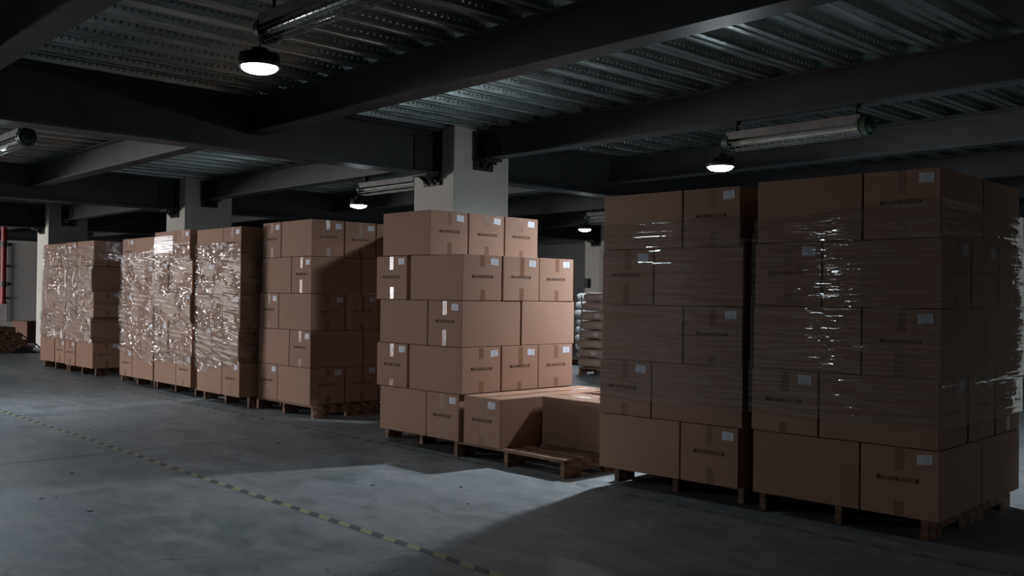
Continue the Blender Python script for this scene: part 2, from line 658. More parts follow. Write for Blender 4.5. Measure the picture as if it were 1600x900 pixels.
for k in range(5):
    x = WIN[0] + (WIN[1] - WIN[0]) * k / 4
    add_box(bm, (x - 0.03, YF - 0.09, WIN[2]), (x + 0.03, YF - 0.03, WIN[3]), 0.004)
struct(obj('window_1', bm, 'door_frame'))
struct(obj('wall_back', box_bm((XL - .25, YB, 0), (XR + .25, YB + .25, 3.2)), 'wall_grey'))
struct(obj('wall_right', box_bm((XR, YF - .25, 0), (XR + .25, YB, 3.2)), 'wall_grey'))
struct(obj('baseboard_left', box_bm((XL, -8.9, 0), (XL + .02, YB, .12), .004), 'wall_grey'))

# ------------------------------------------------------------------ steel frame
def i_beam(name, axis, a0, a1, c, ztop, h, bf, tf, tw, label=None):
    bm = bmesh.new()
    def bx(u0, u1, z0, z1):
        if axis == 'x':
            add_box(bm, (a0, c + u0, z0), (a1, c + u1, z1))
        else:
            add_box(bm, (c + u0, a0, z0), (c + u1, a1, z1))
    bx(-bf / 2, bf / 2, ztop - tf, ztop)
    bx(-bf / 2, bf / 2, ztop - h, ztop - h + tf)
    bx(-tw / 2, tw / 2, ztop - h + tf, ztop - tf)
    return struct(obj(name, bm, 'steel_paint'), label)


COLX = [-21.40, -14.80, -8.15, -1.50]
COLY = [-3.4, 6.86, 17.0]  # first row is unseen, added to block window light from the nearest stacks
CW, CD = 0.70, 0.80
BEAMY = [-3.4, -0.8, 1.75, 4.30, 6.86, 9.42, 11.98, 14.5, 17.0]
GH, BHH = 0.485, 0.31
columns = {}
for j, cy in enumerate(COLY):
    for i, cx in enumerate(COLX):
        c = struct(obj('concrete_column', box_bm((cx - CW / 2, cy - CD / 2, 0), (cx + CW / 2, cy + CD / 2, ZC + 0.03), 0.012, 2), 'column_paint'),
                   'square pale painted concrete column')
        columns[(i, j)] = c
# girders running front to back between the columns
for i, cx in enumerate(COLX):
    for (y0, y1) in ((YF, COLY[0] - CD / 2 - 0.012), (COLY[0] + CD / 2 + 0.012, COLY[1] - CD / 2 - 0.012), (COLY[1] + CD / 2 + 0.012, COLY[2] - CD / 2 - 0.012)):
        i_beam('steel_girder', 'y', y0, y1, cx, ZC - 0.002, GH, 0.26, 0.020, 0.012)
# secondary beams running along the row of pallets
spans = []
xs = [XL] + COLX + [XR]
for y in BEAMY:
    oncol = y in COLY
    for a, b in zip(xs[:-1], xs[1:]):
        da = 0.0 if a == XL else (CW / 2 + 0.012 if oncol else 0.008)
        db = 0.0 if b == XR else (CW / 2 + 0.012 if oncol else 0.008)
        i_beam('steel_beam', 'x', a + da, b - db, y, ZC - 0.002, BHH, 0.18, 0.014, 0.010)
# wall beam over the left wall and along the back wall
i_beam('steel_beam', 'y', 2.0, YB - 0.02, XL + 0.14, ZC - 0.002, 0.50, 0.24, 0.018, 0.012)
i_beam('steel_beam', 'x', -21.2, -8.4, YB - 0.16, ZC - 0.002, 0.36, 0.24, 0.018, 0.012)


def connection(parent, face, cx, cy, h):
    """End plate, bolts and seat bracket where a beam meets a column. face: unit direction out of the column."""
    fx, fy = face
    def P(out, side, z):
        return (cx + fx * out - fy * side, cy + fy * out + fx * side, z)
    def bx(name, o0, o1, s0, s1, z0, z1, m='bracket_steel', bev=0.003):
        a, b = P(o0, s0, z0), P(o1, s1, z1)
        lo = tuple(min(p, q) for p, q in zip(a, b)); hi = tuple(max(p, q) for p, q in zip(a, b))
        return obj(name, box_bm(lo, hi, bev), m, parent)
    zb = ZC - h
    bx('end_plate', 0.0005, 0.012, -0.15, 0.15, zb - 0.02, ZC - 0.01)
    bx('splice_plate', 0.02, 0.28, -0.022, 0.022, zb + 0.04, ZC - 0.06)
    seat = bx('seat_bracket', 0.0006, 0.03, -0.14, 0.14, zb - 0.12, zb - 0.021)
    bx('seat_shelf', 0.03, 0.20, -0.12, 0.12, zb - 0.028, zb - 0.004)
    for s in (-0.05, 0.05):
        bm = bmesh.new()
        a = [P(0.03, s - 0.008, zb - 0.115), P(0.03, s - 0.008, zb - 0.028), P(0.17, s - 0.008, zb - 0.028)]
        b = [P(0.03, s + 0.008, zb - 0.115), P(0.03, s + 0.008, zb - 0.028), P(0.17, s + 0.008, zb - 0.028)]
        va = [bm.verts.new(p) for p in a]; vb = [bm.verts.new(p) for p in b]
        bm.faces.new(va); bm.faces.new(vb[::-1])
        for k in range(3):
            bm.faces.new((va[k], vb[k], vb[(k + 1) % 3], va[(k + 1) % 3]))
        obj('gusset', bm, 'bracket_steel', parent)
    for s in (-0.10, 0.0, 0.10):
        bm = bmesh.new()
        add_cyl(bm, P(0.028, s, zb - 0.075), P(0.06, s, zb - 0.075), 0.016, n=6)
        obj('bolt', bm, 'bracket_steel', parent)
    for s in (-0.09, 0.09):
        for k in range(4):
            z = zb + 0.06 + k * (h - 0.12) / 3
            bm = bmesh.new()
            add_cyl(bm, P(0.010, s, z), P(0.038, s, z), 0.014, n=6)
            obj('bolt', bm, 'bracket_steel', parent)
        bm = bmesh.new()
        add_cyl(bm, P(0.08 + (s > 0) * 0.06, s * 0.8, zb - 0.062), P(0.08 + (s > 0) * 0.06, s * 0.8, zb - 0.02), 0.014, n=6)
        obj('bolt', bm, 'bracket_steel', parent)


for (i, j) in ((0, 1), (1, 1), (2, 1), (1, 2)):
    c = columns[(i, j)]
    connection(c, (0, -1), COLX[i], COLY[j] - CD / 2, GH)
    if j == 1:
        connection(c, (1, 0), COLX[i] + CW / 2, COLY[j], BHH)

# ------------------------------------------------------------------ floor marking tapes
def tape_strip(y, x0, x1, wdt, mat, label, wob):
    bm = bmesh.new()
    n = 60
    a, b = [], []
    for k in range(n + 1):
        x = x0 + (x1 - x0) * k / n
        o = wob * math.sin(k * 0.7) + wob * math.sin(k * 0.23)
        a.append(bm.verts.new((x, o - wdt / 2, 0.0012)))
        b.append(bm.verts.new((x, o + wdt / 2, 0.0012)))
    for k in range(n):
        bm.faces.new((a[k], a[k + 1], b[k + 1], b[k]))
    o = obj('floor_marking_tape', bm, mat)
    o.location = (0, y, 0)
    return tag(o, label, 'floor tape')


tape_strip(2.80, XL + 1, 2.0, 0.050, 'hazard_tape', 'yellow and black hazard tape crossing the open floor of the aisle', 0.006)
tape_strip(4.545, -19.0, 2.0, 0.050, 'worn_hazard_tape', 'worn dusty hazard tape on the floor along the front of the pallets', 0.005)

# ------------------------------------------------------------------ cardboard boxes
BL, BS, BHT = 0.630, 0.402, 0.352     # nominal carton: length, width, height


def carton_mesh(seed):
    r = random.Random(seed)
    bm = bmesh.new()
    nx, ny, nz = 8, 6, 5
    # subdivided box shell with softly bulged panels
    bmesh.ops.create_cube(bm, size=1)
    bmesh.ops.subdivide_edges(bm, edges=bm.edges[:], cuts=5, use_grid_fill=True)
    ph = [r.uniform(0, 6.28) for _ in range(6)]
    bulge = [r.uniform(-0.001, 0.0035) for _ in range(6)]
    for v in bm.verts:
        x, y, z = v.co * 2
        px, py, pz = x, y, z
        wx = (1 - y * y) * (1 - z * z); wy = (1 - x * x) * (1 - z * z); wz = (1 - x * x) * (1 - y * y)
        X, Y, Z = x * BL / 2, y * BS / 2, z * BHT / 2
        if abs(y) > .99: Y += math.copysign(bulge[2 if y > 0 else 3] * wy * 1.3, y)
        if abs(z) > .99: Z -= math.copysign(0.002 * wz, z)
        v.co = (X, Y, Z + BHT / 2)
    sharp = [e for e in bm.edges if len(e.link_faces) == 2 and e.calc_face_angle(0) > 1.2]
    bmesh.ops.bevel(bm, geom=sharp, offset=0.0035, segments=2, affect='EDGES', profile=0.5)
    bm.normal_update()
    me = bpy.data.meshes.new('carton_body')
    bm.to_mesh(me)
    bm.free()
    me.materials.append(MAT['cardboard'])
    return smooth(me, 0.2)


CARTON = [carton_mesh(k) for k in range(6)]


def tape_mesh(top, la, lb, off=0.0):
    """One run of packing tape: along the seam and a tab down each end."""
    bm = bmesh.new()
    hw = 0.024
    e = 0.0008
    if top:
        e2 = .0004
        pts = [(-BL / 2 - e2, BHT - la), (-BL / 2 - e2, BHT - .004), (-BL / 2 + .005, BHT + e), (0, BHT - .001), (BL / 2 - .005, BHT + e), (BL / 2 + e2, BHT - .004), (BL / 2 + e2, BHT - lb)]
    else:
        e2 = .0004
        pts = [(-BL / 2 - e2, la), (-BL / 2 - e2, .004), (-BL / 2 + .005, -e + .0008), (BL / 2 - .005, -e + .0008), (BL / 2 + e2, .004), (BL / 2 + e2, lb)]
    va = [bm.verts.new((x, off - hw, z)) for x, z in pts]
    vb = [bm.verts.new((x, off + hw, z)) for x, z in pts]
    for k in range(len(pts) - 1):
        bm.faces.new((va[k], va[k + 1], vb[k + 1], vb[k]))
    me = bpy.data.meshes.new('packing_tape')
    bm.to_mesh(me); bm.free()
    me.materials.append(MAT['tape'])
    return me


TAPE_TOP = [tape_mesh(True, *p) for p in ((.11, .10, .0), (.13, .16, .006), (.09, .12, -.006), (.155, .11, .004), (.12, .09, -.003))]
TAPE_BOT = [tape_mesh(False, *p) for p in ((.08, .09, .0), (.10, .07, -.008), (.13, .085, .005), (.06, .10, .002))]


def label_mesh():
    bm = bmesh.new()
    add_box(bm, (-.0385, -.0006, -.025), (.0385, .0003, .025))
    me = bpy.data.meshes.new('paper_label')
    bm.to_mesh(me); bm.free()
    me.materials.append(MAT['label'])
    return me


LABEL = label_mesh()


def text_mesh(s, width, height):
    cu = bpy.data.curves.new('t', 'FONT')
    cu.body = s
    cu.align_x = 'CENTER'
    cu.align_y = 'CENTER'
    cu.resolution_u = 2
    cu.offset = 0.003
    o = bpy.data.objects.new('t', cu)
    COL.objects.link(o)
    bpy.context.view_layer.update()
    me = bpy.data.meshes.new_from_object(o.evaluated_get(bpy.context.evaluated_depsgraph_get()))
    bpy.data.objects.remove(o)
    xs_ = [v.co.x for v in me.vertices]; ys_ = [v.co.y for v in me.vertices]
    cx, cy = (min(xs_) + max(xs_)) / 2, (min(ys_) + max(ys_)) / 2
    sx, sy = width / (max(xs_) - min(xs_)), height / (max(ys_) - min(ys_))
    for v in me.vertices:
        v.co = ((v.co.x - cx) * sx, 0.0, (v.co.y - cy) * sy)
    me.name = 'printed_text'
    me.materials.clear()
    me.materials.append(MAT['ink'])
    return me


TEXT = text_mesh('MEAS.:64X40.5X35.5CM', 0.215, 0.024)
N_CARTON = [0]
CARTONS = []


def carton(x, y, z, rot, sx, sy, sz, ends, label, group, show_tape=True):
    """One carton. ends: which short ends show ('+', '-'), in the carton's own x direction."""
    k = N_CARTON[0]
    N_CARTON[0] += 1
    o = bpy.data.objects.new('cardboard_box', CARTON[k % len(CARTON)])
    COL.objects.link(o)
    o.location = (x, y, z)
    o.rotation_euler = (0, 0, rot + max(-.006, min(.006, random.gauss(0, .004))))
    o.scale = (sx / BL, sy / BS, sz / BHT)
    CARTONS.append(o)
    tag(o, label, 'box', group)
    if ends or show_tape:
        obj('packing_tape', TAPE_TOP[(k * 7 + 3) % 5], None, o)
        obj('packing_tape', TAPE_BOT[(k * 5 + 1) % 4], None, o)
    for e in ends:
        s = 1 if e == '+' else -1
        r = PI / 2 if s > 0 else -PI / 2
        out = BL / 2 + .0011
        lb = obj('paper_label', LABEL, None, o, (s * (out - .0005), s * (.124 + random.gauss(0, .006)), BHT - .050 + random.gauss(0, .004)), r)
        lb.rotation_euler = (0, random.gauss(0, .05), r)
        obj('printed_text', TEXT, None, o, (s * (BL / 2 + .0008), s * random.gauss(-.004, .006), BHT * (.53 + random.gauss(0, .012))), r)
    return o


LAYER = ['bottom', 'fourth', 'third', 'second', 'top']
LAY_TXT = {'top': 'top layer', 'second': 'second layer down', 'third': 'middle layer', 'fourth': 'second layer up', 'bottom': 'bottom layer'}

STACKS = {
    # x, y, rot, box height, layers top->bottom: (pattern, left, right)
    'P8': dict(p=(-2.9708, 4.6883, .0421), h=.3518, name='nearest wrapped stack', pal=(-3.01, 4.82, .965, 1.20),
               lay=[('LS', .013, 1.019), ('SL', .001, 1.029), ('LS', -.005, 1.031), ('SL', -.013, 1.018), ('LS', -.002, 1.021)]),
    'P7': dict(p=(-4.0621, 4.6177, .0557), h=.3490, name='wrapped stack beside half-empty pallet', pal=(-4.12, 4.83, .98, 1.20),
               lay=[('LS', .012, .998), ('SL', .005, 1.024), ('LS', .007, 1.018), ('SL', -.009, 1.022), ('LS', -.004, 1.001)]),
    'P5': dict(p=(-6.438, 4.5416, .0144), h=.3517, name='bare stack beside half-empty pallet', pal=(-6.645, 4.78, .985, 1.06),
               lay=[('L.', .056, 1.06), ('SL', -.028, 1.051), ('LS', .028, 1.046), ('SL', -.008, 1.05), ('LS', .044, 1.027)]),
    'P4': dict(p=(-9.085, 4.8889, .004), h=.3654, name='bare stack between wrapped stacks', pal=(-9.15, 4.91, 1.12, 1.12),
               lay=[('SL', .06, 1.02), ('LS', .06, 1.02), ('SL', .008, 1.02), ('LS', .002, 1.02), ('SL', -.004, 1.022)]),
    'P3': dict(p=(-10.155, 4.6948, .0), h=.3587, name='lone wrapped stack left of bare stack', pal=(-10.30, 4.86, 1.08, 1.12),
               lay=[('LS', -.01, 1.02), ('SL', .01, 1.03), ('LS', .0, 1.025), ('SL', .005, .995), ('LS', .03, 1.025)]),
    'P2b': dict(p=(-11.4568, 4.7506, 0), h=.3644, name='wrapped stack with glare patch', pal=(-11.83, 4.95, 1.14, 1.12),
                lay=[('LS', -.005, .98), ('SL', -.02, 1.06), ('LS', .009, 1.01), ('SL', -.002, 1.07), ('LS', .03, 1.046)]),
    'P2a': dict(p=(-12.5236, 4.7559, .006), h=.3551, name='shorter wrapped stack behind glare-patch stack', pal=(-13.0, 4.95, 1.12, 1.12),
                lay=[('SL', .024, 1.002), ('LS', .02, 1.01), ('SL', -.032, 1.01), ('LS', .02, 1.02), ('SL', -.024, 1.02)]),
    'P1b': dict(p=(-14.8245, 4.8096, .0245), h=.3627, name='near stack of farthest pair', pal=(-15.05, 4.95, 1.08, 1.12),
                lay=[('SL', .009, 1.06), ('LS', -.001, .994), ('SL', .016, 1.08), ('LS', -.015, .994), ('SL', .009, 1.07)]),
    'P1a': dict(p=(-15.96, 4.83, .02), h=.3623, name='farthest stack by pale column', pal=(-16.22, 4.95, 1.08, 1.12),
                lay=[('LS', .046, 1.004), ('SL', .024, 1.04), ('LS', .003, 1.011), ('SL', -.05, 1.001), ('LS', -.06, 1.0)]),
}
HP = 0.125
SIDE_SEEN = {'P8', 'P5', 'P4', 'P1b', 'P3'}


def place(st, lx, ly):
    x, y, r = st['p']
    return (x + math.cos(r) * lx - math.sin(r) * ly, y + math.sin(r) * lx + math.cos(r) * ly)


def build_layer(key, st, idx):
    pat, xl, xr = st['lay'][idx]
    lname = LAYER[4 - idx]
    nm = st['name']
    z = HP + st['h'] * (4 - idx) + 0.0015
    H = st['h'] - 0.0035
    W = xr - xl
    L, S = 0.625, 0.400
    if W < L + S + 0.010:
        f = (W - 0.010) / (L + S)
        L *= f; S *= f
    r = st['p'][2]
    grp = 'cartons of the ' + nm
    lt = LAY_TXT[lname]
    # column of three cartons lying lengthwise (long side to the aisle) and column of two with ends to the aisle
    longx = xl + L / 2 if pat[0] == 'L' else xr - L / 2
    shortx = xr - S / 2 if pat[0] == 'L' else xl + S / 2
    right_long = pat[0] == 'S'
    dy = .427 if key in ('P8', 'P7') else S + 0.012
    for k in range(3):
        ly = dy * k + S / 2 + (random.uniform(0, .004) if k else 0)
        px, py = place(st, longx, ly)
        ends = ''
        if right_long and key in SIDE_SEEN or (key == 'P5' and pat == 'L.'):
            ends = '+'
        if k == 0:
            lab = 'carton, plain side to aisle, %s, %s' % (lt, nm)
        else:
            lab = 'lengthwise carton, %s inward, %s, %s' % (('', 'second', 'third')[k], lt, nm)
        carton(px, py, z, r, L, S, H, ends, lab, grp, k == 0 or idx == 0 or bool(ends))
    if pat[1] == '.':
        return
    dy2 = L + 0.012
    for k in range(2):
        ly = dy2 * k + L / 2 + (random.uniform(0, .004) if k else 0)
        px, py = place(st, shortx, ly)
        if k == 0:
            lab = 'carton, printed end to aisle, %s, %s' % (lt, nm)
        else:
            lab = 'carton behind printed-end one, %s, %s' % (lt, nm)
        # carton x axis turned to run away from the aisle: its '-' end faces the aisle
        carton(px, py, z, r + PI / 2, L, S, H, '-' if k == 0 else '', lab, grp, k == 0 or idx == 0)


EXT = {}
for key, st in STACKS.items():
    EXT[key] = {}
    for idx in range(5):
        if st['lay'][idx] is None:
            continue
        n0 = len(CARTONS)
        build_layer(key, st, idx)
        cr, sr = math.cos(st['p'][2]), math.sin(st['p'][2])
        ex = []
        for o in CARTONS[n0:]:
            a = o.rotation_euler[2]
            for sx_ in (-1, 1):
                for sy_ in (-1, 1):
                    ux, uy = sx_ * (BL * o.scale.x / 2 + .003), sy_ * (BS * o.scale.y / 2 + .004)
                    wx = o.location.x + ux * math.cos(a) - uy * math.sin(a) - st['p'][0]
                    wy = o.location.y + ux * math.sin(a) + uy * math.cos(a) - st['p'][1]
                    ex.append((cr * wx + sr * wy, -sr * wx + cr * wy))
        xs_, ys_ = [e[0] for e in ex], [e[1] for e in ex]
        EXT[key][idx] = (min(xs_), max(xs_), min(ys_), max(ys_))

# the half-empty pallet: two cartons end-on at the left, two lengthwise at the right (front one taken away)
P6 = dict(p=(-5.375, 4.571, 0.0))
HN = 'half-empty pallet'
hg = 'cartons on the half-empty pallet'
H6 = .352
def c6(lx, ly, rot, ends, lab):
    px, py = place(P6, lx, ly)
    carton(px, py, HP + .0005, rot, .622, .398, H6, ends, lab, hg)
c6(.20, .315, PI / 2, '-', 'carton with printed end to aisle alone on the half-empty pallet')
c6(.20, .950, PI / 2, '', 'carton behind the end-on one on the half-empty pallet')
c6(.725, .615, 0.0, '', 'carton with plain side behind bare boards of the half-empty pallet')
c6(.750, 1.135, 0.045, '', 'rear carton past the dark gap on the half-empty pallet')

# unseen stack behind the bare one, added to block lamp light from its neighbour
for k in range(5):
    for j in range(2):
        carton(-7.305 + .64 * j, 6.06, HP + .0015 + .352 * k, 0.0, .625, .40, .3485, '',
               'carton in the unseen added light-blocking stack behind the bare one, %s, %s' % (LAY_TXT[LAYER[k]], ('by column', 'away from column')[j]),
               'cartons of the unseen added light-blocking stack', False)

# ------------------------------------------------------------------ pallets
def stringer_mesh(ln, w=.038, h=.103):
    bm = bmesh.new()
    # side profile with two fork notches, run along y
    n1, n2 = .17, .33
    nh = .042
    pr = [(0, 0), (ln * .14, 0), (ln * .14, nh), (ln * .34, nh), (ln * .34, 0), (ln * .66, 0), (ln * .66, nh), (ln * .86, nh), (ln * .86, 0), (ln, 0), (ln, h), (0, h)]
    a = [bm.verts.new((-w / 2, y, z)) for y, z in pr]
    b = [bm.verts.new((w / 2, y, z)) for y, z in pr]
    for k in range(len(pr)):
        bm.faces.new((a[k], a[(k + 1) % len(pr)], b[(k + 1) % len(pr)], b[k]))
    # caps as quads
    def quad(v, i):
        bm.faces.new([v[q] for q in i])
    ids = [(0, 1, 2, 11), (2, 3, 10, 11), (3, 4, 5, 6), (3, 6, 7, 10), (7, 8, 9, 10)]
    for q in ids:
        quad(a, q); quad(b, q[::-1])
    bmesh.ops.recalc_face_normals(bm, faces=bm.faces[:])
    me = bpy.data.meshes.new('stringer')
    bm.to_mesh(me); bm.free()
    me.materials.append(MAT['wood'])
    return me


PM = {}


def pallet(x, y, rot, wd, dp, label, group='wooden pallets under the carton stacks', z=0.0, boards=7):
    root = empty('wooden_pallet', (x, y, z), rot)
    tag(root, label, 'pallet', group)
    ks = ('s', round(dp, 2))
    if ks not in PM:
        PM[ks] = stringer_mesh(dp)
    for k in range(3):
        obj('stringer', PM[ks], None, root, (.02 + (wd - .04) * k / 2, 0, 0))
    bw = .105
    for wide in (.125, .098):
        kb = ('b', round(wd, 2), wide)
        if kb not in PM:
            me = bpy.data.meshes.new('deck_board')
            b_ = box_bm((0, -wide / 2, .1035), (wd, wide / 2, .1245), .002)
            b_.to_mesh(me); b_.free()
            me.materials.append(MAT['wood'])
            PM[kb] = me
    for k in range(boards):
        wide = .125 if k in (0, boards - 1) else .098
        yy = .0625 + (dp - .125) * k / (boards - 1) + (0 if k in (0, boards - 1) else random.gauss(0, .006))
        b = obj('deck_board', PM[('b', round(wd, 2), wide)], None, root, (random.gauss(0, .004), yy, 0), random.gauss(0, .003))
    return root


for key, st in STACKS.items():
    x, y, wd, dp = st['pal']
    pallet(x, y, st['p'][2] * 0.5, wd, dp, 'wooden pallet under the ' + st['name'])
pallet(-7.62, 5.86, 0.0, 1.28, .42, 'wooden pallet under the unseen added light-blocking stack behind the bare one', boards=4)
pallet(-5.51, 4.60, 0.0, 1.15, 1.20, 'wooden pallet with bare deck boards carrying only one layer of cartons')

# ------------------------------------------------------------------ stretch film
FILMS = {}


def film(key, top, bot, mat, label, amp=0.002, seed=0, wob=1.0):
    """A skin of film wound round the stack; top/bot: heights (fractions down from layer edge) at front left and front right."""
    st = STACKS[key]
    r = np.random.default_rng(seed + 11)
    h = st['h']
    lay = st['lay']
    dpt = 1.27
    ztop = HP + 5 * h
    nz = 110
    zL, zR = top
    bL, bR = bot
    # perimeter parameter: front (0..1), right (1..2), back (2..3), left (3..4)
    per = []
    for s in range(4):
        n = 44 if s in (0, 1) else 16
        for k in range(n):
            per.append(s + k / n)
    per = np.array(per)
    def lim(v, a, b):
        # interpolate the edge height round the stack
        return np.interp(v, [0, 1, 2, 3, 4], [a, b, b + (a - b) * .3, a, a])
    edge_t = lim(per, zL, zR) + wob * (.012 * np.sin(per * 9.1 + seed) + .006 * np.sin(per * 23 + seed * 2))
    edge_b = lim(per, bL, bR) + wob * (.010 * np.sin(per * 7.3 + seed) + .006 * np.sin(per * 19))
    verts = []
    def wave(u, v, fu, fv, n):
        out = np.zeros_like(u)
        for _ in range(n):
            out += np.sin(u * fu * r.uniform(.5, 1.5) + v * fv * r.uniform(.5, 1.5) + r.uniform(0, 6.28))
        return out / n
    T = np.linspace(0, 1, nz)
    pp, tt = np.meshgrid(per, T)
    zz = edge_b[None, :] + (edge_t - edge_b)[None, :] * tt
    lay_i = np.clip((ztop - zz) / h, 0, 4.999)
    # layer extents smoothed over the layer joints
    ext = EXT[key]
    def env(col, sign):
        e = np.array([ext[i][col] for i in range(5)]) * sign
        a_ = np.full(lay_i.shape, -9.0)
        for d_ in np.linspace(-.09, .09, 7):
            a_ = np.maximum(a_, e[np.clip(np.floor(lay_i + d_), 0, 4).astype(int)])
        # ease the steps between layers
        k_ = np.ones(5) / 5
        p_ = np.pad(a_, ((2, 2), (0, 0)), mode='edge')
        sm_ = sum(p_[i_:i_ + a_.shape[0]] for i_ in range(5)) / 5
        return np.maximum(sm_, a_ - 0.002) * sign
    mg = .0105
    XLf, XRf = env(0, -1) - mg, env(1, 1) + mg
    y0, y1 = env(2, -1) - mg, env(3, 1) + mg
    s = np.floor(pp).astype(int); f = pp - s
    X = np.where(s == 0, XLf + (XRf - XLf) * f, np.where(s == 1, XRf, np.where(s == 2, XRf + (XLf - XRf) * f, XLf)))
    Y = np.where(s == 0, y0, np.where(s == 1, y0 + (y1 - y0) * f, np.where(s == 2, y1, y1 + (y0 - y1) * f)))
    d = amp * (wave(pp, zz, 6, 90, 7) + .8 * wave(pp, zz, 16, 40, 6))
    edge = np.minimum(f, 1 - f)
    d = np.maximum(d, -.0035) * np.clip(edge / .04, .15, 1)
    nx = np.where(s == 1, 1, np.where(s == 3, -1, 0)); ny = np.where(s == 0, -1, np.where(s == 2, 1, 0))
    X = X + nx * d; Y = Y + ny * d
    n = len(per)
    co = np.stack([X, Y, zz], -1).reshape(-1, 3)
    faces = []
    for i in range(nz - 1):
        for j in range(n):
            k = (j + 1) % n
            faces.append((i * n + j, i * n + k, (i + 1) * n + k, (i + 1) * n + j))  # outward
    me = bpy.data.meshes.new('stretch_film')
    me.from_pydata([tuple(c) for c in co], [], faces)
    me.materials.append(MAT[mat])
    smooth(me, 0.7)
    o = obj('stretch_film', me)
    o.location = (st['p'][0], st['p'][1], 0)
    o.rotation_euler = (0, 0, st['p'][2])
    FILMS[key] = o
    return tag(o, label, 'plastic film', 'stretch film round the carton stacks')


def zl(key, layer, frac):
    """height of a point frac of the way down layer (1 = top)"""
    h = STACKS[key]['h']
    return HP + h * (5 - (layer - 1) - frac)


film('P8', (zl('P8', 1, .62), zl('P8', 1, .42)), (zl('P8', 4, .72), zl('P8', 4, .70)), 'film_smooth', 'clear stretch film wound round the nearest wrapped stack', .0016, 1, .25)
film('P7', (zl('P7', 1, .50), zl('P7', 1, .50)), (zl('P7', 4, .70), zl('P7', 4, .73)), 'film_smooth', 'clear stretch film round the wrapped stack beside the half-empty pallet', .0018, 2, .3)
film('P3', (zl('P3', 1, .45), zl('P3', 1, .48)), (zl('P3', 5, .42), zl('P3', 5, .05)), 'film_crinkled', 'crinkled stretch film round the lone wrapped stack left of bare stack', .003, 3)
film('P2b', (zl('P2b', 1, .37), zl('P2b', 1, .40)), (zl('P2b', 5, .30), zl('P2b', 5, .28)), 'film_crinkled', 'crinkled stretch film with a bright glare patch near its top', .003, 4)
bm = bmesh.new()
zt0, zt1 = 1.685, 1.89
x0_, x1_ = STACKS['P2b']['p'][0] + .05, STACKS['P2b']['p'][0] + .585
yf_ = STACKS['P2b']['p'][1] - .034
vs_ = [bm.verts.new(p) for p in ((x0_, yf_, zt0), (x1_, yf_, zt0), (x1_, yf_, zt1), (x0_, yf_, zt1))]
bm.faces.new(vs_)
taut = obj('taut_patch', bm, 'film_taut')
taut.parent = FILMS['P2b']
taut.matrix_parent_inverse = Matrix.Translation(-Vector((STACKS['P2b']['p'][0], STACKS['P2b']['p'][1], 0)))
taut['label'] = 'taut mirror-like patch of film with bright glare'
film('P2a', (zl('P2a', 1, .60), zl('P2a', 1, .45)), (zl('P2a', 5, .05), zl('P2a', 5, .45)), 'film_slanted', 'slanting stretch film round the shorter stack behind glare-patch stack', .003, 5)
film('P1b', (zl('P1b', 1, .22), zl('P1b', 1, .22)), (zl('P1b', 5, -.05), zl('P1b', 5, .02)), 'film_slanted', 'slanting stretch film round the near stack of farthest pair', .003, 6)
film('P1a', (zl('P1a', 1, .12), zl('P1a', 1, .10)), (zl('P1a', 5, -.1), zl('P1a', 5, .02)), 'film_slanted', 'slanting stretch film round the farthest stack by pale column', .003, 7)

# ------------------------------------------------------------------ lamps and caged tube fixtures
def lamp_meshes():
    ms = {}
    bm = bmesh.new()
    add_cyl(bm, (0, 0, .028), (0, 0, .075), .098, .072, 32)
    add_cyl(bm, (0, 0, .005), (0, 0, .028), .118, .118, 40)
    ms['housing'] = bm, 'lamp_housing'
    bm = bmesh.new()
    for k in range(36):
        a = 2 * PI * k / 36
        vs = add_box(bm, (.06, -.002, .030), (.115, .002, .082))
        bmesh.ops.transform(bm, matrix=Matrix.Rotation(a, 4, 'Z'), verts=vs)
    ms['cooling_fins'] = bm, 'lamp_housing'
    bm = bmesh.new()
    add_cyl(bm, (0, 0, .075), (0, 0, .115), .055, .048, 24)
    ms['driver'] = bm, 'lamp_housing'
    bm = bmesh.new()
    bmesh.ops.create_uvsphere(bm, u_segments=32, v_segments=12, radius=.104)
    for v in bm.verts:
        v.co.z = min(0, v.co.z) * .34 + .004
    ms['lens'] = bm, 'tube_white'
    bm = bmesh.new()
    add_path(bm, [(0, 0, .115), (0, 0, .140)], .006, 8)
    ms['hook'] = bm, 'lamp_housing'
    out = {}
    for k, (b, m) in ms.items():
        me = bpy.data.meshes.new(k)
        b.to_mesh(me); b.free()
        me.materials.append(MAT[m])
        out[k] = smooth(me, .6)
    return out


LM = lamp_meshes()
FL = 1.26


